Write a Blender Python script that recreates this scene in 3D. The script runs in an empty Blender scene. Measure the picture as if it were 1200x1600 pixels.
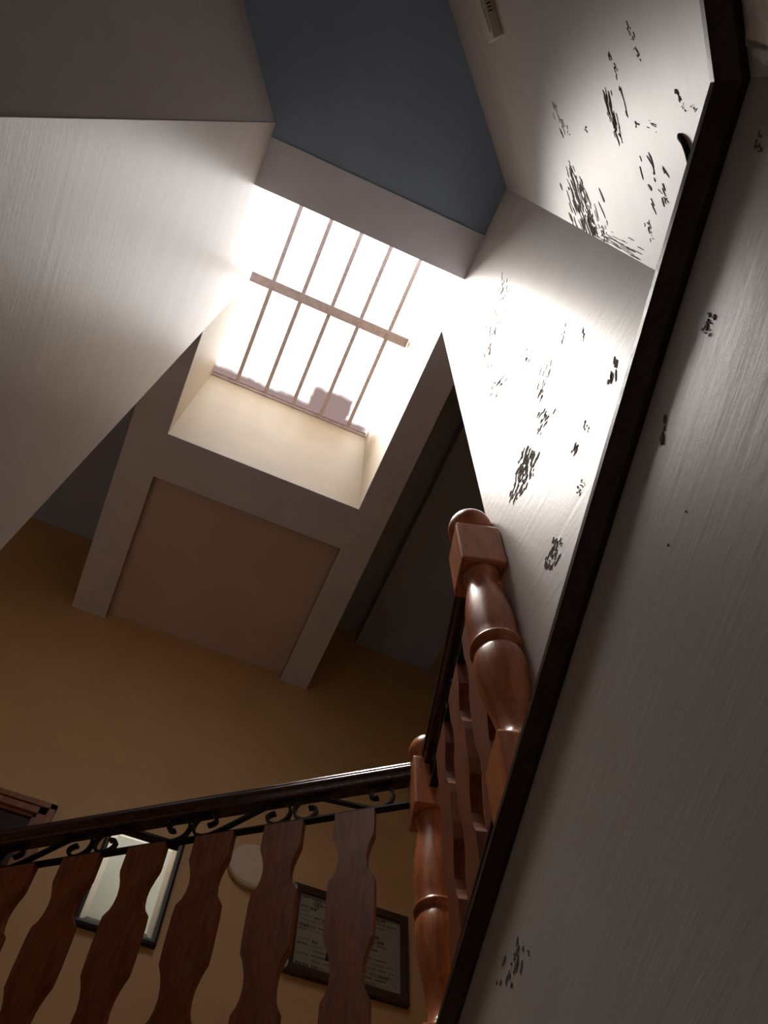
import bpy, bmesh, math, random
from mathutils import Vector, Matrix
random.seed(7)
scene = bpy.context.scene
COL = scene.collection
CZ = 2.0                      # eye height above the lower floor; heights below are given relative to the eye

# ------------------------------------------------------------------ camera
def make_camera():
    f, az, pitch, roll = 1300.49, 0.38662, 1.13544, 0.024657
    fw = Vector((math.sin(az)*math.cos(pitch), math.cos(az)*math.cos(pitch), math.sin(pitch)))
    r = Vector((math.cos(az), -math.sin(az), 0)); u = r.cross(fw)
    r2 = r*math.cos(roll)+u*math.sin(roll); u2 = -r*math.sin(roll)+u*math.cos(roll)
    cam = bpy.data.cameras.new('camera'); o = bpy.data.objects.new('camera', cam); COL.objects.link(o)
    m = Matrix((( r2.x, u2.x, -fw.x, 0), (r2.y, u2.y, -fw.y, 0), (r2.z, u2.z, -fw.z, CZ), (0, 0, 0, 1)))
    o.matrix_world = m
    cam.sensor_fit = 'AUTO'; cam.sensor_width = 36.0; cam.lens = f/1600*36.0
    cam.clip_start = 0.02; cam.clip_end = 100
    scene.camera = o
make_camera()

# ------------------------------------------------------------------ sky, sun, exposure
PANE_STRENGTH = 1.35
world = bpy.data.worlds.new('sky'); scene.world = world; world.use_nodes = True
bg = world.node_tree.nodes['Background']
bg.inputs['Color'].default_value = (0.80, 0.90, 1.0, 1); bg.inputs['Strength'].default_value = 0.6
sun = bpy.data.lights.new('sun', 'SUN'); sun_o = bpy.data.objects.new('sun', sun); COL.objects.link(sun_o)
sun.energy = 14.5; sun.angle = math.radians(34); sun.color = (1.0, 0.97, 0.93)
sun_o.location = (-3, 2, 12)
sun_o.rotation_euler = Vector((0.425, -0.145, -1.0)).to_track_quat('-Z', 'Y').to_euler()
vs = scene.view_settings
vs.view_transform = 'Standard'; vs.look = 'None'; vs.gamma = 1.0; vs.use_curve_mapping = False
vs.exposure = 0.35
scene.display_settings.display_device = 'sRGB'

# ------------------------------------------------------------------ materials
def new_mat(name):
    m = bpy.data.materials.new(name); m.use_nodes = True
    nt = m.node_tree; nt.nodes.clear()
    out = nt.nodes.new('ShaderNodeOutputMaterial'); b = nt.nodes.new('ShaderNodeBsdfPrincipled')
    nt.links.new(b.outputs[0], out.inputs[0])
    return m, nt, b
def N(nt, t, **kw):
    n = nt.nodes.new(t)
    for k, v in kw.items():
        if k in n.inputs: n.inputs[k].default_value = v
        else: setattr(n, k, v)
    return n
def ramp(nt, fac, stops):
    r = nt.nodes.new('ShaderNodeValToRGB'); nt.links.new(fac, r.inputs[0])
    e = r.color_ramp.elements
    while len(e) < len(stops): e.new(0.5)
    for el, (p, c) in zip(e, stops): el.position = p; el.color = (*c, 1)
    return r.outputs[0]
def coords(nt, scale, rotz=0.0):
    g = N(nt, 'ShaderNodeNewGeometry'); mp = N(nt, 'ShaderNodeMapping')
    rot = N(nt, 'ShaderNodeVectorRotate', rotation_type='Z_AXIS'); rot.inputs['Angle'].default_value = rotz
    nt.links.new(g.outputs['Position'], rot.inputs['Vector']); nt.links.new(rot.outputs[0], mp.inputs['Vector'])
    mp.inputs['Scale'].default_value = scale
    return mp.outputs[0]
def paint(name, col, var=0.06, rough=0.5, bump=0.25, along=0.0, spec=0.4, brush=True):
    """wall paint: brush marks running along the wall (direction given by its heading), fine grain, faint mottling"""
    m, nt, b = new_mat(name)
    co = coords(nt, (3, 3, 3))
    n1 = N(nt, 'ShaderNodeTexNoise', Scale=1.1, Detail=6.0, Roughness=0.6); nt.links.new(co, n1.inputs['Vector'])
    lo = tuple(c*(1-var) for c in col); hi = tuple(min(1, c*(1+var)) for c in col)
    c = ramp(nt, n1.outputs['Fac'], [(0.3, lo), (0.7, hi)])
    nt.links.new(c, b.inputs['Base Color'])
    b.inputs['Roughness'].default_value = rough; b.inputs['Specular IOR Level'].default_value = spec
    co2 = coords(nt, (26, 1.6, 26), along)
    n2 = N(nt, 'ShaderNodeTexNoise', Scale=1.0, Detail=5.0, Roughness=0.65); nt.links.new(co2, n2.inputs['Vector'])
    n3 = N(nt, 'ShaderNodeTexNoise', Scale=70.0, Detail=2.0)
    g = N(nt, 'ShaderNodeNewGeometry'); nt.links.new(g.outputs['Position'], n3.inputs['Vector'])
    mx = N(nt, 'ShaderNodeMath', operation='MULTIPLY_ADD'); nt.links.new(n3.outputs['Fac'], mx.inputs[0])
    mx.inputs[1].default_value = 0.25; nt.links.new(n2.outputs['Fac'], mx.inputs[2])
    bp = N(nt, 'ShaderNodeBump', Strength=bump, Distance=0.006); nt.links.new(mx.outputs[0], bp.inputs['Height'])
    nt.links.new(bp.outputs[0], b.inputs['Normal'])
    return m
def wood(name, c1, c2, rough=0.28, scale=(7, 7, 1.2), spec=0.5, coat=0.35):
    m, nt, b = new_mat(name)
    tc = N(nt, 'ShaderNodeTexCoord'); mp = N(nt, 'ShaderNodeMapping'); mp.inputs['Scale'].default_value = scale
    nt.links.new(tc.outputs['Object'], mp.inputs['Vector'])
    n1 = N(nt, 'ShaderNodeTexNoise', Scale=6.0, Detail=6.0, Roughness=0.62, Distortion=0.7); nt.links.new(mp.outputs[0], n1.inputs['Vector'])
    n2 = N(nt, 'ShaderNodeTexNoise', Scale=28.0, Detail=4.0); nt.links.new(mp.outputs[0], n2.inputs['Vector'])
    ad = N(nt, 'ShaderNodeMath', operation='MULTIPLY_ADD'); nt.links.new(n2.outputs['Fac'], ad.inputs[0]); ad.inputs[1].default_value = 0.35
    nt.links.new(n1.outputs['Fac'], ad.inputs[2])
    c = ramp(nt, ad.outputs[0], [(0.45, c1), (0.82, c2)])
    nt.links.new(c, b.inputs['Base Color'])
    rr = N(nt, 'ShaderNodeMath', operation='MULTIPLY_ADD'); nt.links.new(n1.outputs['Fac'], rr.inputs[0]); rr.inputs[1].default_value = 0.2; rr.inputs[2].default_value = rough-0.1
    nt.links.new(rr.outputs[0], b.inputs['Roughness'])
    b.inputs['Specular IOR Level'].default_value = spec
    b.inputs['Coat Weight'].default_value = coat; b.inputs['Coat Roughness'].default_value = 0.12
    bp = N(nt, 'ShaderNodeBump', Strength=0.12, Distance=0.003); nt.links.new(n2.outputs['Fac'], bp.inputs['Height']); nt.links.new(bp.outputs[0], b.inputs['Normal'])
    return m
def plain(name, col, rough=0.5, metallic=0.0, var=0.12, scale=25.0, spec=0.4):
    m, nt, b = new_mat(name)
    g = N(nt, 'ShaderNodeTexCoord')
    n1 = N(nt, 'ShaderNodeTexNoise', Scale=scale, Detail=4.0); nt.links.new(g.outputs['Object'], n1.inputs['Vector'])
    c = ramp(nt, n1.outputs['Fac'], [(0.3, tuple(v*(1-var) for v in col)), (0.7, tuple(min(1, v*(1+var)) for v in col))])
    nt.links.new(c, b.inputs['Base Color'])
    b.inputs['Roughness'].default_value = rough; b.inputs['Metallic'].default_value = metallic; b.inputs['Specular IOR Level'].default_value = spec
    return m

M = {}
M['white'] = paint('off_white_wall_paint', (0.69, 0.645, 0.62), rough=0.42, bump=0.20)
M['white_diag'] = paint('off_white_wall_paint_near', (0.69, 0.645, 0.62), rough=0.42, bump=0.20, along=math.radians(45))
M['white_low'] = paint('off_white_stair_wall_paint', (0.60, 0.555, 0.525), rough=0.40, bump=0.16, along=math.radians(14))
M['ochre'] = paint('ochre_wall_paint', (0.64, 0.41, 0.19), rough=0.6, bump=0.12)
M['cream'] = paint('cream_shaft_paint', (0.41, 0.325, 0.22), rough=0.5, bump=0.15)
M['band'] = paint('pale_soffit_paint', (0.68, 0.66, 0.71), rough=0.6, bump=0.1)
M['panel'] = paint('tan_panel_paint', (0.66, 0.51, 0.45), rough=0.6, bump=0.1)
M['beam'] = paint('pale_beam_paint', (0.84, 0.85, 0.94), rough=0.6, bump=0.1)
M['hazed'] = paint('hazed_ceiling_paint', (0.37, 0.47, 0.62), rough=0.6, bump=0.1)  # grey ceiling; the blue lens haze is put into this colour
M['dark'] = paint('haze_lifted_ceiling_paint', (0.44, 0.49, 0.60), rough=0.7, bump=0.1)  # pale blue-grey: haze lifting these shaded ceilings is put into the colour
M['floor'] = plain('terracotta_floor', (0.26, 0.17, 0.11), rough=0.5)
M['newel'] = wood('varnished_red_brown_wood', (0.36, 0.10, 0.035), (0.66, 0.215, 0.078), coat=0.22, rough=0.32)
M['baluster'] = wood('brown_baluster_wood', (0.12, 0.032, 0.011), (0.26, 0.075, 0.026), rough=0.50, coat=0.0, spec=0.22)
M['rail'] = wood('dark_polished_rail_wood', (0.028, 0.011, 0.007), (0.075, 0.028, 0.014), rough=0.24, scale=(7, 7, 7))
M['cap'] = wood('dark_cap_wood', (0.034, 0.018, 0.013), (0.075, 0.040, 0.027), rough=0.38, scale=(7, 7, 7), coat=0.05, spec=0.35)
M['door'] = wood('dark_door_wood', (0.012, 0.006, 0.004), (0.03, 0.013, 0.008), rough=0.5, coat=0.0, spec=0.2)
M['casing'] = wood('door_casing_wood', (0.16, 0.052, 0.018), (0.32, 0.115, 0.042), rough=0.4, coat=0.05, spec=0.25)
M['iron'] = plain('black_wrought_iron', (0.018, 0.018, 0.020), rough=0.45, metallic=0.6)
M['bar'] = plain('weathered_steel_bar', (0.50, 0.42, 0.41), rough=0.55, metallic=0.3)
M['peel'] = plain('exposed_brown_render', (0.23, 0.18, 0.15), rough=0.9, var=0.4, scale=60)
M['plaster'] = plain('raw_grey_plaster', (0.86, 0.80, 0.70), rough=0.9, var=0.2, scale=45)
M['black'] = plain('black_rubber', (0.012, 0.012, 0.013), rough=0.6)
M['frame_black'] = plain('black_frame', (0.02, 0.02, 0.018), rough=0.35)
M['frame_brown'] = wood('brown_frame_wood', (0.028, 0.014, 0.008), (0.065, 0.030, 0.016), rough=0.4)
M['chip'] = plain('dull_chipped_paint', (0.30, 0.25, 0.22), rough=0.9, var=0.3, scale=60)
M['paper'] = plain('grey_green_paper', (0.30, 0.29, 0.22), rough=0.7, var=0.1)
M['print'] = plain('dark_print', (0.10, 0.085, 0.06), rough=0.8, var=0.3)
M['print_pale'] = plain('grey_print', (0.20, 0.19, 0.15), rough=0.8, var=0.3)
M['disc'] = plain('pale_disc', (0.74, 0.62, 0.46), rough=0.55, var=0.04)
M['plastic'] = plain('yellowed_white_plastic', (0.70, 0.66, 0.56), rough=0.4, var=0.04)

def mirror_mat(name, col, rough):
    m, nt, b = new_mat(name)
    co = coords(nt, (3.0, 3.0, 3.0))
    n1_ = N(nt, 'ShaderNodeTexNoise', Scale=2.0, Detail=3.0); nt.links.new(co, n1_.inputs['Vector'])
    c = ramp(nt, n1_.outputs['Fac'], [(0.3, tuple(v*0.92 for v in col)), (0.7, col)])
    nt.links.new(c, b.inputs['Base Color']); b.inputs['Roughness'].default_value = rough; b.inputs['Metallic'].default_value = 1.0
    return m
M['mirror'] = mirror_mat('grey_green_mirror_glass', (0.21, 0.215, 0.165), 0.10)
M['mirror_edge'] = mirror_mat('bevelled_mirror_edge', (0.34, 0.31, 0.235), 0.16)

def pane_mat():
    """backlit translucent roof sheet; grime lies along its low edge and one square of debris lies on it"""
    m, nt, b = new_mat('backlit_roof_sheet'); nt.nodes.remove(b)
    out = [n for n in nt.nodes if n.type == 'OUTPUT_MATERIAL'][0]
    g = N(nt, 'ShaderNodeNewGeometry'); sp = N(nt, 'ShaderNodeSeparateXYZ'); nt.links.new(g.outputs['Position'], sp.inputs[0])
    nz = N(nt, 'ShaderNodeTexNoise', Scale=9.0, Detail=4.0); nt.links.new(g.outputs['Position'], nz.inputs['Vector'])
    def jit(sock, amp):
        a = N(nt, 'ShaderNodeMath', operation='MULTIPLY_ADD'); nt.links.new(nz.outputs['Fac'], a.inputs[0]); a.inputs[1].default_value = amp
        s = N(nt, 'ShaderNodeMath', operation='ADD'); s.inputs[1].default_value = -amp/2
        nt.links.new(sock, a.inputs[2]); nt.links.new(a.outputs[0], s.inputs[0]); return s.outputs[0]
    x = jit(sp.outputs['X'], 0.06); y = jit(sp.outputs['Y'], 0.07)
    def step(sock, a, bb):
        r = N(nt, 'ShaderNodeMapRange', interpolation_type='SMOOTHSTEP'); nt.links.new(sock, r.inputs['Value'])
        r.inputs['From Min'].default_value = a; r.inputs['From Max'].default_value = bb; return r.outputs[0]
    def mul(p, q):
        k = N(nt, 'ShaderNodeMath', operation='MULTIPLY'); nt.links.new(p, k.inputs[0]); nt.links.new(q, k.inputs[1]); return k.outputs[0]
    sq = mul(mul(step(x, 0.14, 0.19), step(x, 0.50, 0.46)), step(y, 1.76, 1.83))
    edge = mul(step(y, 1.91, 1.975), step(x, 0.72, 0.60))
    mxm = N(nt, 'ShaderNodeMath', operation='MAXIMUM'); nt.links.new(sq, mxm.inputs[0]); nt.links.new(edge, mxm.inputs[1])
    col = N(nt, 'ShaderNodeMix', data_type='RGBA'); nt.links.new(mxm.outputs[0], col.inputs[0])
    col.inputs[6].default_value = (1.0, 0.985, 0.97, 1); col.inputs[7].default_value = (0.17, 0.125, 0.118, 1)
    em = N(nt, 'ShaderNodeEmission'); nt.links.new(col.outputs[2], em.inputs['Color']); em.inputs['Strength'].default_value = PANE_STRENGTH
    tr = N(nt, 'ShaderNodeBsdfTransparent'); nt.links.new(col.outputs[2], tr.inputs['Color'])
    ad = N(nt, 'ShaderNodeAddShader'); nt.links.new(em.outputs[0], ad.inputs[0]); nt.links.new(tr.outputs[0], ad.inputs[1])
    nt.links.new(ad.outputs[0], out.inputs[0])
    return m
M['pane'] = pane_mat()

# ------------------------------------------------------------------ mesh helpers
def link(name, bm, mat, parent=None, smooth=False, bevel=0.0):
    if bevel:
        bmesh.ops.bevel(bm, geom=list(bm.edges), offset=bevel, segments=2, affect='EDGES', profile=0.6)
    bmesh.ops.recalc_face_normals(bm, faces=list(bm.faces))
    me = bpy.data.meshes.new(name); bm.to_mesh(me); bm.free()
    if smooth:
        for p in me.polygons: p.use_smooth = True
    me.materials.append(M[mat]); o = bpy.data.objects.new(name, me); COL.objects.link(o)
    if parent is not None: o.parent = parent
    return o
def tag(o, label, cat=None, kind=None, group=None):
    o['label'] = label
    if cat: o['category'] = cat
    if kind: o['kind'] = kind
    if group: o['group'] = group
    return o
def empty(name, loc, label, cat, kind=None, group=None, rotz=0.0):
    o = bpy.data.objects.new(name, None); COL.objects.link(o); o.location = loc; o.rotation_euler = (0, 0, rotz)
    o.empty_display_size = 0.05
    return tag(o, label, cat, kind, group)
def bm_box(bm, x0, x1, y0, y1, z0, z1):
    v = [bm.verts.new(p) for p in ((x0,y0,z0),(x1,y0,z0),(x1,y1,z0),(x0,y1,z0),(x0,y0,z1),(x1,y0,z1),(x1,y1,z1),(x0,y1,z1))]
    for f in ((0,3,2,1),(4,5,6,7),(0,1,5,4),(1,2,6,5),(2,3,7,6),(3,0,4,7)): bm.faces.new([v[i] for i in f])
def bm_prism(bm, poly, z0, z1):
    a = [bm.verts.new((x, y, z0)) for x, y in poly]; b = [bm.verts.new((x, y, z1)) for x, y in poly]
    n = len(poly); bm.faces.new(a[::-1]); bm.faces.new(b)
    for i in range(n): bm.faces.new((a[i], a[(i+1) % n], b[(i+1) % n], b[i]))
def bm_lathe(bm, prof, seg=40):
    rings = []
    for r, z in prof:
        if r < 1e-5: rings.append([bm.verts.new((0, 0, z))])
        else: rings.append([bm.verts.new((r*math.cos(2*math.pi*i/seg), r*math.sin(2*math.pi*i/seg), z)) for i in range(seg)])
    for a, b in zip(rings, rings[1:]):
        for i in range(seg):
            j = (i+1) % seg
            if len(a) == 1 and len(b) == 1: continue
            if len(a) == 1: bm.faces.new((a[0], b[j], b[i]))
            elif len(b) == 1: bm.faces.new((a[i], a[j], b[0]))
            else: bm.faces.new((a[i], a[j], b[j], b[i]))
    if len(rings[0]) > 1: bm.faces.new(rings[0][::-1])
    if len(rings[-1]) > 1: bm.faces.new(rings[-1])
def bm_strip(bm, pts, t, w):
    """flat iron strip following pts (in the x-z plane); t = thickness in that plane, w = width across (y)"""
    rings = []
    for i, (x, z) in enumerate(pts):
        a = pts[max(0, i-1)]; b = pts[min(len(pts)-1, i+1)]
        d = Vector((b[0]-a[0], b[1]-a[1])).normalized(); n = Vector((-d.y, d.x))*t/2
        rings.append([bm.verts.new(p) for p in ((x+n.x, -w/2, z+n.y), (x+n.x, w/2, z+n.y), (x-n.x, w/2, z-n.y), (x-n.x, -w/2, z-n.y))])
    for a, b in zip(rings, rings[1:]):
        for i in range(4): bm.faces.new((a[i], a[(i+1) % 4], b[(i+1) % 4], b[i]))
    bm.faces.new(rings[0]); bm.faces.new(rings[-1][::-1])
def box(name, x0, x1, y0, y1, z0, z1, mat, parent=None, bevel=0.0):
    bm = bmesh.new(); bm_box(bm, x0, x1, y0, y1, z0, z1); return link(name, bm, mat, parent, bevel=bevel)
def prism(name, poly, z0, z1, mat, parent=None, bevel=0.0):
    bm = bmesh.new(); bm_prism(bm, poly, z0, z1); return link(name, bm, mat, parent, bevel=bevel)
def S(o, label, cat): return tag(o, label, cat, 'structure')
def H(h): return CZ+h

# ------------------------------------------------------------------ the setting
LAND = H(0.98)          # upper floor
HC = H(4.60)            # soffit around the light shaft
SKY = H(5.88)           # roof sheet
XL, XR = -0.552, 0.658  # sides of the stair void and light shaft
YF = 3.405              # far wall of the upper hall
n1 = Vector((0.9694, -0.2456)); d1 = Vector((0.2456, 0.9694))   # edge beside the stair: normal and direction
d2 = Vector((0.656, 0.755)); n2 = Vector((0.755, -0.656))       # nearer edge after the bend
def edge1(off, t): p = n1*off + d1*t; return (p.x, p.y)
def isect(o1, o2):   # point where the two offset edge lines meet
    a, b, c, d = n1.x, n1.y, n2.x, n2.y; det = a*d-b*c
    return ((o1*d-b*o2)/det, (a*o2-o1*c)/det)
O1, O2 = 0.318, 0.3255
A = Vector((0.833, 1.626)); B = Vector((0.622, 0.846))
dr1 = Vector((-0.809, 0.588)); ra = (A-B).normalized()
nr = Vector((-0.588, -0.809))         # towards the void from the landing rail
C3 = A + dr1*1.60

S(box('floor', -3.3, 2.2, -3.0, 3.7, -0.1, 0.0, 'floor'), 'lower floor at the foot of the stairwell', 'floor')
def along(p, d, t): return (p[0]+d.x*t, p[1]+d.y*t)
bend = isect(O1, O2)
# corner of the landing by the far newel
e_r = A + nr*0.085
def meet(p, d, q, e):
    det = d.x*(-e.y)+e.x*d.y; w = q-p
    t = (w.x*(-e.y)+e.x*w.y)/det; return p+d*t
corner = meet(n1*O1, d1, e_r, dr1)
c3e = C3 + nr*0.085
in1 = 0.03
poly = [isect(O1+in1, O2+in1), tuple(corner+n1*in1), tuple(c3e-nr*in1), (-0.60, 2.62), (-0.60, 1.36), (-3.2, 1.36), (-3.2, 3.5), (1.9, 3.5), (1.9, -0.10), (0.66, -0.10)]
S(prism('floor', poly, LAND-0.12, LAND-0.005, 'floor'), 'upper landing floor around the stair void', 'floor')

# walls of the void
S(box('wall_left', XL-0.22, XL+0.006, 0.225, 1.352, 0, SKY+0.02, 'white'), 'off-white wall left of the skylight, lit from above', 'wall')
a = Vector((-0.552, 0.225)); dl = Vector((-0.597, -0.802)); nl = Vector((-0.802, 0.597))
S(prism('wall_near_left', [tuple(a), tuple(a+dl*2.4), tuple(a+dl*2.4+nl*0.25), tuple(a+nl*0.25)], 0, HC+0.3, 'white_diag'), 'shaded near wall above the lit left wall', 'wall')
R2p = Vector((0.655, 0.037)); R2d = Vector((-0.7071, -0.7071)); R2n = Vector((0.7071, -0.7071))
wall_r = S(box('wall_right', XR-0.003, XR+0.20, 0.037, 0.83, LAND-0.01, SKY+0.02, 'white'), 'glaring peeling wall right of the skylight', 'wall')
wall_nr = S(prism('wall_near_right', [tuple(R2p), tuple(R2p+R2d*2.6), tuple(R2p+R2d*2.6+R2n*0.2), tuple(R2p+R2n*0.2+Vector((0.2, 0)))], LAND-0.01, HC+0.3, 'white_diag'), 'peeling off-white near wall at the upper right', 'wall')
# wall below the wooden cap, beside the stair
w1, w2 = O1+0.024, O2+0.024
pb = isect(w1, w2); cw = meet(n1*w1, d1, e_r-nr*0.03, dr1)
cc = c3e - nr*0.03
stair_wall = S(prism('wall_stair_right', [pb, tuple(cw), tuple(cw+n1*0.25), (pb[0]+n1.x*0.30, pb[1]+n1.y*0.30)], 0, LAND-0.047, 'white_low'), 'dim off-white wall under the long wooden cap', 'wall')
q2 = Vector(pb)-d2*2.2
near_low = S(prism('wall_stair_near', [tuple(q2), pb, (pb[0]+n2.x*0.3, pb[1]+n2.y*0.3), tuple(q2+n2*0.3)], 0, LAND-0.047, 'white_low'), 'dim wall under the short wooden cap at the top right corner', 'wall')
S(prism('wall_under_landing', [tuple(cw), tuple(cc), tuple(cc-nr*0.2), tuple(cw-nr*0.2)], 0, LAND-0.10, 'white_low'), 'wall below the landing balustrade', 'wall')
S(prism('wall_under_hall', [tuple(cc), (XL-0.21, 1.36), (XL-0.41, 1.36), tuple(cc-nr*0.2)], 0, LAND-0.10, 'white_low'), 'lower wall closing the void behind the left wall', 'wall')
S(prism('wall_back', [(-2.1, -1.55), (-0.9, -2.2), (-0.9, -2.5), (-2.4, -1.7)], 0, HC+0.3, 'white_diag'), 'wall closing the stair behind the viewer', 'wall')
# hall walls
wall_far = S(box('wall_far', -3.2, 1.95, YF, YF+0.2, LAND-0.1, H(5.9), 'ochre'), 'ochre far wall with pictures and a door', 'wall')
S(box('wall_side', 1.795, 1.99, -0.2, YF, LAND-0.1, H(5.9), 'ochre'), 'ochre side wall behind the balustrade', 'wall')
S(box('wall_hall_left', -3.2, -3.0, -0.2, YF, LAND-0.1, H(5.9), 'ochre'), 'ochre wall at the left end of the hall', 'wall')
S(box('wall_hall_near', -3.0, XL-0.2, 0.02, 0.22, LAND-0.1, H(5.9), 'ochre'), 'hall wall behind the lit left wall', 'wall')
S(box('wall_hall_right', XR+0.2, 1.8, -0.16, 0.04, LAND-0.1, H(5.9), 'ochre'), 'hall wall behind the peeling wall', 'wall')

# ceilings, soffits and the light shaft
S(box('ceiling', -2.6, 1.4, -3.0, 0.294, HC+0.012, HC+0.2, 'hazed'), 'slate grey ceiling over the stair, blue haze put into its colour', 'ceiling')
S(box('trim_1', XL, XR, 0.294, 0.541, HC, SKY+0.02, 'beam'), 'pale beam between the slate ceiling and the skylight', 'beam')
S(box('trim_2', XL-0.222, XL, 1.352, 3.41, HC, SKY+0.02, 'cream'), 'left side of the boxed soffit and light shaft', 'beam')
S(box('trim_3', XR, XR+0.193, 0.83, 3.41, HC, SKY+0.02, 'cream'), 'right side of the boxed soffit and light shaft', 'beam')
S(box('trim_4', XL, XR, 2.024, 2.318, HC, SKY+0.02, 'cream'), 'cream far wall of the light shaft', 'beam')
for nm, args, lab in (('trim_5', (XL-0.222, XL-0.0005, 1.352, 3.405), 'left band of the boxed soffit'),
                      ('trim_6', (XR+0.0005, XR+0.193, 0.832, 3.405), 'right band of the boxed soffit'),
                      ('trim_7', (XL-0.0005, XR+0.0005, 2.0245, 2.318), 'cross band of the boxed soffit')):
    S(box(nm, *args, HC-0.006, HC+0.001, 'band'), lab, 'soffit')
S(box('ceiling', XL, XR, 2.318, YF, HC+0.055, HC+0.3, 'panel'), 'brown recessed panel in the boxed soffit', 'ceiling')
S(box('ceiling', -3.2, XL-0.22, 0.0, 3.5, H(5.43), H(5.6), 'dark'), 'shaded high ceiling left of the boxed soffit', 'ceiling')
S(box('ceiling', XR+0.19, 1.175, -0.2, 3.5, H(5.46), H(5.6), 'dark'), 'shaded high ceiling right of the boxed soffit', 'ceiling')
S(box('ceiling', 1.175, 1.99, -0.2, 3.5, H(5.335), H(5.6), 'dark'), 'lower strip of shaded ceiling along the side wall', 'ceiling')
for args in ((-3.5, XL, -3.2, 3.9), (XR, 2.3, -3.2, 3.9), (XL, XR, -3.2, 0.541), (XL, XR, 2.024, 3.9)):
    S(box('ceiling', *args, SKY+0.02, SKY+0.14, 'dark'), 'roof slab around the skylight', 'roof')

# skylight: sheet, frame lip, bars
win = empty('window_1', (0.05, 1.28, SKY), 'skylight of white backlit sheet behind steel bars', 'skylight', 'structure')
win.location = (0, 0, 0)
bm = bmesh.new(); bm_box(bm, XL-0.02, XR+0.02, 0.5, 2.06, SKY+0.020, SKY+0.026); link('pane', bm, 'pane', win)
lip = bmesh.new()
bm_box(lip, XL+0.006, XR-0.004, 2.012, 2.024, SKY-0.012, SKY+0.018)
bm_box(lip, XL+0.006, XR-0.004, 1.998, 2.012, SKY+0.010, SKY+0.018)
link('frame', lip, 'bar', win)
for i in range(5):
    x = -0.365+i*0.217
    box('bar', x-0.014, x+0.014, 0.50, 2.0, SKY-0.022, SKY-0.005, 'bar', win)
cb = box('cross_bar', XL+0.03, XR-0.004, 1.214, 1.282, SKY-0.034, SKY-0.024, 'bar', win)
for i in range(5):
    x = -0.365+i*0.217
    bm = bmesh.new(); bm_box(bm, x-0.0125, x+0.0125, 1.235, 1.261, SKY-0.040, SKY-0.034); link('rivet', bm, 'bar', cb)

# ------------------------------------------------------------------ wooden caps on the stair edge
def cap(name, pts_out, normal_in, label, back):
    """pts_out: the two ends of the visible edge; moulded section swept between"""
    prof = [(0.004, 0.0), (0.001, -0.002), (0.0, -0.005), (0.0, -0.017), (0.003, -0.021), (0.0145, -0.042), (0.0165, -0.046), (0.020, -0.048), (back, -0.048), (back, 0.0)]
    bm = bmesh.new(); rings = []
    for (x, y), nn in zip(pts_out, normal_in):
        rings.append([bm.verts.new((x+nn[0]*u, y+nn[1]*u, LAND+z)) for u, z in prof])
    k = len(prof)
    for i in range(k): bm.faces.new((rings[0][i], rings[0][(i+1) % k], rings[1][(i+1) % k], rings[1][i]))
    bm.faces.new(rings[0][::-1]); bm.faces.new(rings[1])
    return S(link(name, bm, 'cap'), label, 'wooden cap')
# mitre direction at the bend
mit = Vector(isect(O1+0.1, O2+0.1))-Vector(bend); mit = (mit.x/0.1, mit.y/0.1)
cor2 = meet(n1*(O1+0.1), d1, e_r-nr*0.1, dr1)-corner; cor2 = (cor2.x/0.1, cor2.y/0.1)
cap('trim_8', [bend, tuple(corner)], [mit, cor2], 'long dark wooden cap along the stair edge', 0.07)
far2 = Vector(bend)-d2*2.0
cap('trim_9', [tuple(far2), bend], [tuple(n2), mit], 'short dark wooden cap bending away at the top right', 0.07)
cap('trim_10', [tuple(corner), tuple(c3e)], [cor2, tuple(-nr)], 'dark wooden cap under the landing balustrade', 0.12)

# ------------------------------------------------------------------ peeled paint on the walls
def flakes(name, data, place, parent, rnd, mats=('peel',)):
    for q, (s, z, ax, az_, bx, bz, cnt) in enumerate(data):
        bm = bmesh.new()
        for _ in range(int(cnt*1.5) if cnt > 5 else cnt*2):
            u = rnd.uniform(-0.9, 0.9); v = rnd.gauss(0, 0.55)
            L = rnd.uniform(0.05, 0.26); W = rnd.choice((0.02, 0.03, 0.04, 0.07))*rnd.uniform(0.6, 1.3) if cnt > 5 else rnd.uniform(0.12, 0.38)
            if cnt <= 5: L = rnd.uniform(0.2, 0.5)
            tilt = rnd.uniform(-0.35, 0.35)
            pts = []
            k = rnd.choice((6, 7, 8))
            for i in range(k):
                t = 2*math.pi*i/k + rnd.uniform(-0.25, 0.25); r = rnd.uniform(0.55, 1.1)
                pa = u + math.cos(t)*L*r; pb_ = v + math.sin(t)*W*r + math.cos(t)*L*r*tilt
                pts.append((s+ax*pa+bx*pb_, z+az_*pa+bz*pb_))
            top = [bm.verts.new(place(p[0], p[1], 0.0012)) for p in pts]; bot = [bm.verts.new(place(p[0], p[1], -0.001)) for p in pts]
            bm.faces.new(top)
            for i in range(k): bm.faces.new((top[i], bot[i], bot[(i+1) % k], top[(i+1) % k]))
        o = link(name, bm, mats[min(q//4, len(mats)-1)], parent); o['kind'] = 'stuff'
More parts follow.
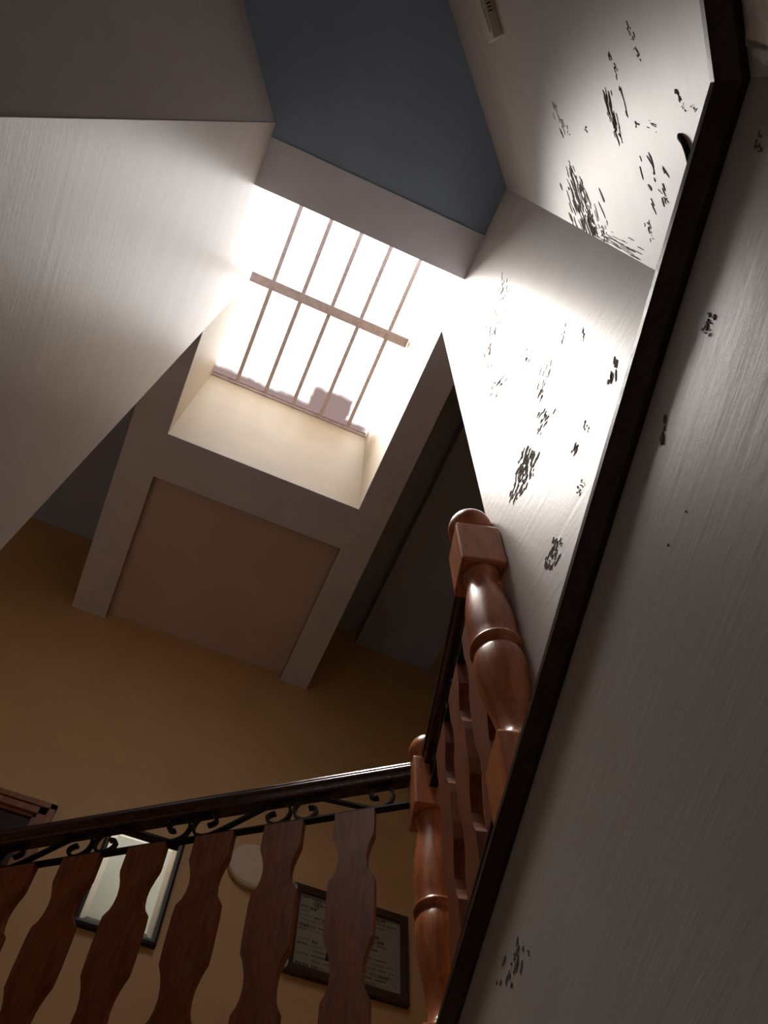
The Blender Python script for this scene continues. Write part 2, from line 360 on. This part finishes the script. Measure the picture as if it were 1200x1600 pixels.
R1D = [(0.3683, 3.4797, 0.0476, -0.0816, -0.0203, -0.1371, 16), (0.5092, 3.2381, 0.0829, -0.0781, -0.0202, -0.1117, 18), (0.4469, 2.5809, 0.038, -0.0038, -0.0081, -0.049, 10), (0.6127, 2.7971, 0.0537, 0.0119, -0.0169, -0.0872, 16), (0.4293, 2.3061, 0.0494, -0.0539, -0.009, -0.0385, 14), (0.4986, 2.1272, 0.0401, -0.011, -0.012, -0.0519, 18), (0.3969, 1.8178, 0.0176, -0.0204, -0.006, -0.0203, 6), (0.6385, 2.0565, 0.0697, -0.0352, -0.0249, -0.0774, 60), (0.4872, 1.6482, 0.0148, -0.012, -0.0073, -0.0212, 9), (0.6314, 1.5966, 0.0343, -0.0145, -0.014, -0.0353, 34), (0.3004, 2.3472, 0.0269, -0.031, -0.0035, -0.0194, 6), (0.2601, 2.1676, 0.0203, -0.0281, -0.0032, -0.0163, 6), (0.4514, 1.7947, 0.0182, -0.0077, -0.0044, -0.0167, 4), (0.2639, 1.8381, 0.0225, -0.0324, -0.0049, -0.0196, 5), (0.5642, 3.2655, 0.0664, -0.2264, -0.041, -0.166, 8)]
R2D = [(0.4294, 1.8413, -0.0271, -0.007, 0.0001, -0.015, 8), (0.3618, 1.8306, -0.0408, -0.0036, 0.0004, -0.0101, 7), (0.3335, 1.9566, -0.056, -0.0013, 0.0014, -0.0291, 40), (0.4749, 1.6755, -0.0214, -0.005, -0.0003, -0.0122, 9), (0.4367, 1.6587, -0.0167, -0.0117, 0.0003, -0.008, 7), (0.3303, 2.5896, -0.0481, -0.0084, 0.0018, -0.0411, 12), (0.3027, 2.4935, -0.0145, 0.0031, 0.0013, -0.0286, 6), (0.3079, 2.2548, -0.0077, -0.005, 0.0012, -0.0155, 3), (0.1059, 2.6162, -0.1112, -0.0342, 0.0237, -0.1745, 60), (0.0618, 2.5311, -0.0607, -0.0002, 0.0092, -0.0615, 40), (0.0312, 2.3938, -0.0338, 0.0201, 0.0108, -0.0733, 16), (0.018, 2.2919, -0.0026, -0.262, 0.0214, -0.0552, 30), (0.0941, 1.8788, -0.0233, 0.0006, 0.004, -0.0226, 12), (0.1823, 1.7077, -0.0139, -0.0201, 0.0039, -0.0174, 8), (0.3625, 1.4819, -0.0108, -0.0018, 0.0005, -0.0098, 4), (0.3436, 1.473, -0.0079, -0.0008, 0.0007, -0.013, 6), (0.3422, 1.4242, -0.0063, -0.0077, 0.0018, -0.0114, 6), (0.3169, 1.7801, -0.006, -0.0013, 0.001, -0.0144, 3), (0.2071, 1.7537, -0.0543, -0.0332, 0.0153, -0.0952, 10), (0.3169, 1.6787, -0.0057, -0.0471, 0.0084, -0.0197, 6)]
S1D = [(0.1252, 0.8472, 0.007, -0.0038, -0.0008, -0.0049, 4), (0.122, 0.8353, 0.0046, 0.0003, -0.0004, -0.0048, 3), (0.1353, 0.8453, 0.0031, 0.0019, -0.0001, -0.008, 3), (0.1354, 0.8329, 0.0029, 0.0028, 0.0003, -0.0059, 2), (0.2514, 0.8721, 0.0132, -0.0051, -0.0021, -0.0073, 5), (1.0315, 0.789, 0.053, -0.0056, -0.0416, -0.0342, 14), (0.2953, 0.7458, 0.002, -0.001, -0.0011, -0.0028, 1), (0.3429, 0.7619, 0.0037, -0.0015, -0.0007, -0.0015, 1), (-0.042, 0.8621, 0.0111, -0.0059, 0.0002, -0.0077, 8)]
flakes('peeled_paint', R1D, lambda s, z, e: (XR-0.003-e, s, H(z)), wall_r, random.Random(3))
flakes('peeled_paint', R2D, lambda s, z, e: (R2p.x+R2d.x*s-R2n.x*e, R2p.y+R2d.y*s-R2n.y*e, H(z)), wall_nr, random.Random(5))
flakes('paint_chip', S1D, lambda s, z, e: (n1.x*(w1-e)+d1.x*s*0.997, n1.y*(w1-e)+d1.y*s*0.997, H(z*0.997)), stair_wall, random.Random(8), ('black', 'chip'))
# bare plaster patch with a ragged edge below the short cap
rnd = random.Random(12)
pts = []
ring = [(-0.045, 0.915), (-0.062, 0.925), (-0.12, 0.918), (-0.20, 0.925), (-0.30, 0.92), (-0.38, 0.90), (-0.42, 0.74), (-0.36, 0.55), (-0.20, 0.48), (-0.07, 0.55), (-0.028, 0.70), (-0.032, 0.82)]
for i, (s, z) in enumerate(ring):
    s1, z1 = ring[(i+1) % len(ring)]
    for k in range(14):
        t = k/14; pts.append((s+(s1-s)*t+rnd.uniform(-0.006, 0.006), z+(z1-z)*t+rnd.uniform(-0.006, 0.006)))
bm = bmesh.new()
base = Vector(pb)
def npl(s, z, e): p = base+d2*(s+0.026)-n2*e; return (p.x, p.y, H(z-0.006))
top = [bm.verts.new(npl(s, z, 0.004)) for s, z in pts]; bot = [bm.verts.new(npl(s, z, -0.001)) for s, z in pts]
bm.faces.new(top)
for i in range(len(pts)): bm.faces.new((top[i], bot[i], bot[(i+1) % len(pts)], top[(i+1) % len(pts)]))
bmesh.ops.triangulate(bm, faces=[f for f in bm.faces if len(f.verts) > 4])
o = link('bare_plaster_patch', bm, 'plaster', near_low); o['label'] = 'rough grey patch of bare plaster'

# ------------------------------------------------------------------ newel posts
def rounded_block(name, half, z0, z1, mat, parent, ch=0.008):
    bm = bmesh.new(); bm_box(bm, -half, half, -half, half, z0, z1); return link(name, bm, mat, parent, bevel=ch)
def newel(loc, rotz, label):
    t = empty('newel_post', (loc.x, loc.y, LAND), label, 'newel post', group='turned newel posts of the stair balustrade', rotz=rotz)
    z = lambda h: h-0.98
    rounded_block('base_block', 0.055, 0.0, z(1.172), 'newel', t)
    prof = [(0.048, z(1.165)), (0.050, z(1.176)), (0.048, z(1.184)), (0.040, z(1.192)), (0.034, z(1.206)), (0.032, z(1.225)), (0.035, z(1.258)), (0.042, z(1.30)),
            (0.050, z(1.345)), (0.0555, z(1.385)), (0.058, z(1.42)), (0.057, z(1.447)), (0.053, z(1.467)), (0.047, z(1.479)), (0.044, z(1.482)),
            (0.053, z(1.485)), (0.0585, z(1.489)), (0.060, z(1.495)), (0.0585, z(1.501)), (0.054, z(1.505)), (0.053, z(1.509)), (0.0555, z(1.535)), (0.057, z(1.575)), (0.0565, z(1.615)), (0.054, z(1.66)), (0.049, z(1.70)), (0.043, z(1.74)),
            (0.040, z(1.765)), (0.041, z(1.785)), (0.047, z(1.800)), (0.050, z(1.81))]
    bm = bmesh.new(); bm_lathe(bm, prof, 48); link('turned_shaft', bm, 'newel', t, smooth=True)
    tb = rounded_block('top_block', 0.058, z(1.808), z(2.010), 'newel', t, ch=0.008)
    c, R = z(2.088), 0.062
    prof = [(0.046, z(2.004)), (0.046, z(2.016)), (0.042, z(2.022)), (0.040, z(2.030))]
    for i in range(17):
        a = -0.90+(math.pi/2+0.90)*i/16; prof.append((max(0.0, R*math.cos(a)) if i < 16 else 0.0, c+R*math.sin(a)))
    bm = bmesh.new(); bm_lathe(bm, prof, 40); link('ball_finial', bm, 'newel', tb, smooth=True)
    return t
ang2 = math.atan2(ra.y, ra.x); ang1 = math.atan2(dr1.y, dr1.x)
nb = newel(B, ang2, 'large near newel post of red-brown turned wood beside the peeling wall')
nb.rotation_euler = (Matrix.Rotation(0.014, 3, Vector((-0.57, -0.82, 0)))@Matrix.Rotation(ang2, 3, 'Z')).to_euler()   # leans slightly outwards
newel(A, ang2, 'farther newel post where the two handrails meet')
newel(C3, ang1, 'newel post at the left end of the landing handrail')

# ------------------------------------------------------------------ balustrades
BP = [(1.20, .060), (1.285, .060), (1.293, .056), (1.305, .049), (1.325, .0430), (1.355, .040), (1.385, .0425), (1.415, .050), (1.435, .057), (1.450, .064),
      (1.500, .066), (1.600, .066), (1.632, .064), (1.640, .059), (1.652, .050), (1.672, .0435), (1.700, .0405), (1.728, .043), (1.755, .050), (1.775, .0570), (1.790, .0605), (1.878, .0605)]
def baluster_mesh():
    bm = bmesh.new(); th = 0.014
    L = [(-w, h) for h, w in BP]; Rr = [(w, h) for h, w in BP][::-1]
    pts = L+Rr
    fr = [bm.verts.new((x, -th, h-0.98)) for x, h in pts]; bk = [bm.verts.new((x, th, h-0.98)) for x, h in pts]
    k = len(pts)
    n = len(BP)
    for i in range(n-1):
        j = k-1-i
        bm.faces.new((fr[i], fr[j], fr[j-1], fr[i+1])); bm.faces.new((bk[i], bk[i+1], bk[j-1], bk[j]))
    for i in range(k): bm.faces.new((fr[i], fr[(i+1) % k], bk[(i+1) % k], bk[i]))
    ed = [e for e in bm.edges if len(e.link_faces) == 2 and abs(e.verts[0].co.y-e.verts[1].co.y) < 1e-6 and e.calc_face_angle(0) > 1.0]
    bmesh.ops.bevel(bm, geom=ed, offset=0.003, segments=2, affect='EDGES')
    bmesh.ops.recalc_face_normals(bm, faces=list(bm.faces))
    me = bpy.data.meshes.new('baluster'); bm.to_mesh(me); bm.free(); me.materials.append(M['baluster']); return me
BAL = baluster_mesh()
def bez(p, n=7):
    """Catmull-Rom through p"""
    out = []
    q = [p[0]]+list(p)+[p[-1]]
    for i in range(1, len(q)-2):
        for k in range(n):
            t = k/n; a, b, c, d = q[i-1], q[i], q[i+1], q[i+2]
            out.append(tuple(0.5*((2*b[j])+(-a[j]+c[j])*t+(2*a[j]-5*b[j]+4*c[j]-d[j])*t*t+(-a[j]+3*b[j]-3*c[j]+d[j])*t**3) for j in (0, 1)))
    out.append(p[-1]); return out
def scroll_mesh(L, h):
    end = [(0.052, 0.48*h), (0.066, 0.50*h), (0.078, 0.62*h), (0.070, 0.86*h), (0.045, 0.985*h), (0.016, 0.84*h), (0.005, 0.50*h), (0.018, 0.15*h), (0.048, 0.012*h), (0.085, 0.10*h)]
    mid = (L/2, h/2)
    pts = end+[mid]+[(L-x, h-z) for x, z in end[::-1]]
    bm = bmesh.new(); bm_strip(bm, bez(pts, 5), 0.0075, 0.018)
    bmesh.ops.recalc_face_normals(bm, faces=list(bm.faces))
    me = bpy.data.meshes.new('scroll'); bm.to_mesh(me); bm.free(); me.materials.append(M['iron']); return me
def rail_profile():
    w = 0.033
    half = [(0.0, 2.040), (0.014, 2.0395), (0.022, 2.037), (0.027, 2.032), (0.0285, 2.026), (0.0255, 2.0225), (0.0265, 2.020), (0.031, 2.0165), (0.033, 2.011), (0.031, 2.004), (0.026, 2.000), (0.024, 1.993), (0.024, 1.982), (0.021, 1.976)]
    return [(x, z-0.98) for x, z in half]+[(-x, z-0.98) for x, z in half[:0:-1]]
def balustrade(p0, p1, label, pos, scrolls, g0=0.0595, cut=0.0):
    d = (p1-p0); L = d.length; rz = math.atan2(d.y, d.x)
    t = empty('balustrade', (p0.x, p0.y, LAND), label, 'balustrade', group='balustrades around the stair void', rotz=rz)
    g = 0.0595
    bm = bmesh.new(); pr = rail_profile()
    r0 = [bm.verts.new((g0+cut*y, y, z)) for y, z in pr]; r1 = [bm.verts.new((L-g, y, z)) for y, z in pr]
    for i in range(len(pr)): bm.faces.new((r0[i], r0[(i+1) % len(pr)], r1[(i+1) % len(pr)], r1[i]))
    bm.faces.new(r0[::-1]); bm.faces.new(r1)
    o = link('handrail', bm, 'rail', t)
    bm = bmesh.new(); bm_box(bm, g0, L-g, -0.012, 0.012, 0.8985, 0.9050); o = link('iron_bar', bm, 'iron', t)
    bm = bmesh.new(); bm_box(bm, g0, L-g, -0.015, 0.015, 0.212, 0.220); o = link('iron_bar', bm, 'iron', t)
    for i, s in enumerate(pos):
        b = bpy.data.objects.new('baluster', BAL); COL.objects.link(b); b.parent = t; b.location = (s, 0, 0)
    me = None
    for (c0, c1, flip) in scrolls:
        me = scroll_mesh(c1-c0, 0.092)
        k = bpy.data.objects.new('scroll', me); COL.objects.link(k); k.parent = t
        if flip: k.scale = (-1, 1, 1); k.location = (c1, 0, 0.906)
        else: k.location = (c0, 0, 0.906)
    return t
# landing rail: centres of the scroll pairs from the far newel
cs = [0.105, 0.430, 0.755, 1.080, 1.405]
sc = []
for i in range(4): sc.append((cs[i]+0.001, cs[i+1]-0.001, i % 2 == 1))
sc.append((cs[4]+0.001, 1.535, False))
balustrade(A, C3, 'landing balustrade with dark handrail, iron scrolls and flat wavy balusters in front of the pictures', [0.227, 0.447, 0.666, 0.882, 1.096, 1.312], sc, 0.0632, -0.381)
L2 = (A-B).length
balustrade(B, A, 'short balustrade between the two newel posts, seen steeply from below', [0.165, 0.365, 0.565], [(0.06, 0.40, False), (0.402, L2-0.06, True)])

# ------------------------------------------------------------------ things on the far wall
def wall_frame(name, x0, x1, z0, z1, fw, depth, mat, parent):
    bm = bmesh.new(); zz = [H(z0), H(z1)]
    o_ = [(x0, zz[0]), (x1, zz[0]), (x1, zz[1]), (x0, zz[1])]; i_ = [(x0+fw, zz[0]+fw), (x1-fw, zz[0]+fw), (x1-fw, zz[1]-fw), (x0+fw, zz[1]-fw)]
    yb = YF; yf = YF-depth; mid = fw*0.45
    m_ = [(x0+mid, zz[0]+mid), (x1-mid, zz[0]+mid), (x1-mid, zz[1]-mid), (x0+mid, zz[1]-mid)]
    ringsd = [(o_, yb), (o_, yf+0.004), (m_, yf), (i_, yf+0.003), (i_, yb-0.004)]
    vs_ = [[bm.verts.new((x, y, z)) for x, z in ps] for ps, y in ringsd]
    for a_, b_ in zip(vs_, vs_[1:]):
        for i in range(4): bm.faces.new((a_[i], a_[(i+1) % 4], b_[(i+1) % 4], b_[i]))
    for i in range(4): bm.faces.new((vs_[-1][i], vs_[-1][(i+1) % 4], vs_[0][(i+1) % 4], vs_[0][i]))
    return link(name, bm, mat, parent)
# bevelled mirror
t = empty('wall_mirror', (0.16, YF, H(2.48)), 'black-framed mirror with a pale border, seen between balusters left of the pale disc', 'mirror'); t.location = (0, 0, 0)
wall_frame('frame', -0.024, 0.354, 2.478, 3.045, 0.026, 0.032, 'frame_black', t)
x0, x1, z0, z1 = 0.0, 0.330, H(2.502), H(3.021); bw = 0.030
bm = bmesh.new()
rings = []
for (q, y) in ((0.0, YF-0.004), (0.0, YF-0.0102), (bw, YF-0.0112)):
    rings.append([bm.verts.new(p) for p in ((x0+q, y, z0+q), (x1-q, y, z0+q), (x1-q, y, z1-q), (x0+q, y, z1-q))])
for a_, b_ in zip(rings, rings[1:]):
    for i in range(4): bm.faces.new((a_[i], a_[(i+1) % 4], b_[(i+1) % 4], b_[i]))
link('bevelled_border', bm, 'mirror_edge', t)
box('glass', x0+bw, x1-bw, YF-0.0112, YF-0.004, z0+bw, z1-bw, 'mirror', t)
# certificate-like framed sheet
t = empty('framed_poster', (1.25, YF, H(2.54)), 'brown-framed printed sheet with small text rows beside the farther newel post', 'picture'); t.location = (0, 0, 0)
wall_frame('frame', 0.935, 1.565, 2.545, 3.025, 0.042, 0.034, 'frame_brown', t)
box('sheet', 0.972, 1.528, YF-0.016, YF-0.008, H(2.582), H(2.988), 'paper', t)
rp = random.Random(4)
bmd = bmesh.new(); bmp = bmesh.new()
for r in range(15):
    z = 2.970-r*0.0255
    x = 0.99
    while x < 1.50:
        w = rp.uniform(0.03, 0.075)
        dark_zone = 1.14 < x+w/2 < 1.34 and 2.66 < z < 2.86
        if not dark_zone and x+w < 1.515:
            if rp.random() < 0.75:
                tgt = bmd if rp.random() < 0.45 else bmp
                hgt = rp.choice((0.006, 0.009, 0.016))
                # small rows of illegible print: word-like dashes
                xx = x
                while xx < x+w-0.006:
                    ww = rp.uniform(0.005, 0.014); bm_box(tgt, xx, min(xx+ww, x+w), YF-0.0172, YF-0.0155, H(z)-hgt, H(z)); xx += ww+0.003
        x += w+rp.uniform(0.006, 0.014)
for o in (link('print', bmd, 'print', t), link('print', bmp, 'print_pale', t)): o['kind'] = 'stuff'
bm = bmesh.new()
for (dx, dz, r) in ((1.075, 2.945, 0.020),):
    k = 18
    vv = [bm.verts.new((dx+r*math.cos(2*math.pi*i/k), YF-0.0174, H(dz)+r*1.15*math.sin(2*math.pi*i/k))) for i in range(k)]
    wv = [bm.verts.new((dx+r*.72*math.cos(2*math.pi*i/k), YF-0.0174, H(dz)+r*.85*math.sin(2*math.pi*i/k))) for i in range(k)]
    for i in range(k): bm.faces.new((vv[i], vv[(i+1) % k], wv[(i+1) % k], wv[i]))
    c_ = [bm.verts.new(p) for p in ((dx-0.008, YF-0.0174, H(dz)+0.009), (dx+0.008, YF-0.0174, H(dz)+0.009), (dx+0.007, YF-0.0174, H(dz)-0.004), (dx, YF-0.0174, H(dz)-0.012), (dx-0.007, YF-0.0174, H(dz)-0.004))]
    bm.faces.new(c_)
link('emblem', bm, 'print', t)
bm = bmesh.new()
fig = [(1.135, 2.655), (1.155, 2.83), (1.19, 2.862), (1.225, 2.85), (1.25, 2.875), (1.275, 2.852), (1.31, 2.845), (1.33, 2.80), (1.345, 2.655)]
a_ = [bm.verts.new((x, YF-0.0175, H(z))) for x, z in fig]; b_ = [bm.verts.new((x, YF-0.0155, H(z))) for x, z in fig]
bm.faces.new(a_)
for i in range(len(fig)): bm.faces.new((a_[i], b_[i], b_[(i+1) % len(fig)], a_[(i+1) % len(fig)]))
link('dark_block', bm, 'frame_black', t)
# pale round disc
t = empty('wall_disc', (0.715, YF, H(3.045)), 'plain pale round disc hanging on the far wall between two balusters', 'wall ornament')
bm = bmesh.new(); bm_lathe(bm, [(0.0, 0.0), (0.118, 0.0), (0.128, 0.006), (0.130, 0.018), (0.127, 0.028), (0.120, 0.032)], 56)
bmesh.ops.rotate(bm, verts=bm.verts, cent=(0, 0, 0), matrix=Matrix.Rotation(math.radians(90), 3, 'X'))
o = link('rim', bm, 'disc', t)
bm = bmesh.new(); bm_lathe(bm, [(0.0, 0.026), (0.117, 0.026), (0.1175, 0.033), (0.113, 0.035), (0.0, 0.0355)], 56)
bmesh.ops.rotate(bm, verts=bm.verts, cent=(0, 0, 0), matrix=Matrix.Rotation(math.radians(90), 3, 'X'))
o = link('face', bm, 'disc', t)
# door with moulded casing
dt = empty('door_1', (-0.73, YF, LAND), 'dark door with moulded wooden casing, its top corner above the handrail', 'door', 'structure'); dt.location = (0, 0, 0)
box('leaf', -1.15, -0.36, YF-0.012, YF+0.0, LAND, H(2.945), 'door', dt)
def casing(pts, name):
    # stepped moulding: three nested strips at different depths
    (x0, x1, z0, z1, horiz, side) = pts
    bm = bmesh.new()
    for (a0, a1, dpt) in ((0.0, 0.030, 0.042), (0.030, 0.036, 0.028), (0.036, 0.072, 0.036), (0.072, 0.088, 0.022)):
        if horiz: bm_box(bm, x0+a0, x1-a0, YF-dpt, YF, z1-a1, z1-a0)
        elif side > 0: bm_box(bm, x1-a1, x1-a0, YF-dpt, YF, z0, z1-a0)
        else: bm_box(bm, x0+a0, x0+a1, YF-dpt, YF, z0, z1-a0)
    return link(name, bm, 'casing', dt)
casing((-1.225, -0.286, LAND, H(3.022), True, 0), 'head_casing')
casing((-1.225, -0.286, LAND, H(3.022), False, 1), 'side_casing'); casing((-1.225, -0.286, LAND, H(3.022), False, -1), 'side_casing')
for (x0, x1, z0, z1) in ((-1.05, -0.80, 2.2, 2.85), (-0.71, -0.46, 2.2, 2.85), (-1.05, -0.80, 1.2, 2.05), (-0.71, -0.46, 1.2, 2.05)):
    box('door_panel', x0, x1, YF-0.020, YF-0.012, H(z0), H(z1), 'door', dt, bevel=0.004)

# ------------------------------------------------------------------ small things on the near right wall
# white plastic trunk box running along the wall, its end in view
bt = empty('wall_box', (0, 0, 0), 'white plastic box fixed high on the near right wall at the top edge', 'wall box')
def wp(s, e, z): p = R2p+R2d*s-R2n*e; return (p.x, p.y, H(z))
def wbox(bm, s0, s1, e0, e1, z0, z1):
    v = [bm.verts.new(wp(*p)) for p in ((s0,e0,z0),(s1,e0,z0),(s1,e1,z0),(s0,e1,z0),(s0,e0,z1),(s1,e0,z1),(s1,e1,z1),(s0,e1,z1))]
    for f in ((0,3,2,1),(4,5,6,7),(0,1,5,4),(1,2,6,5),(2,3,7,6),(3,0,4,7)): bm.faces.new([v[i] for i in f])
bm = bmesh.new(); wbox(bm, 0.608, 1.05, -0.001, 0.034, 3.16, 3.36); hs = link('housing', bm, 'plastic', bt, bevel=0.004)
bm = bmesh.new(); wbox(bm, 0.632, 1.04, 0.032, 0.040, 3.18, 3.345); link('cover', bm, 'plastic', bt, bevel=0.003)
for i in range(3):
    bm = bmesh.new(); wbox(bm, 0.688+i*0.011, 0.692+i*0.011, 0.012, 0.026, 3.1585, 3.1605); link('vent_slot', bm, 'black', hs)
# black cable stub curling out of the wall above the cap
cu = bpy.data.curves.new('cable_stub', 'CURVE'); cu.dimensions = '3D'; cu.bevel_depth = 0.0052; cu.bevel_resolution = 3
sp = cu.splines.new('BEZIER')
cp = [(0.2985, -0.002, 1.530), (0.297, 0.003, 1.513), (0.289, 0.004, 1.497), (0.275, 0.004, 1.490), (0.250, 0.004, 1.488), (0.220, 0.002, 1.486)]
sp.bezier_points.add(len(cp)-1)
for b_, p in zip(sp.bezier_points, cp): b_.co = wp(*p); b_.handle_left_type = b_.handle_right_type = 'AUTO'
cu.use_fill_caps = True
tmp = bpy.data.objects.new('cable_tmp', cu); COL.objects.link(tmp)
dg = bpy.context.evaluated_depsgraph_get(); me = bpy.data.meshes.new_from_object(tmp.evaluated_get(dg))
bpy.data.objects.remove(tmp)
o = bpy.data.objects.new('cable_stub', me); COL.objects.link(o); me.materials.clear(); me.materials.append(M['black'])
tag(o, 'short black curl of cable on the peeling wall above the wooden cap', 'cable')
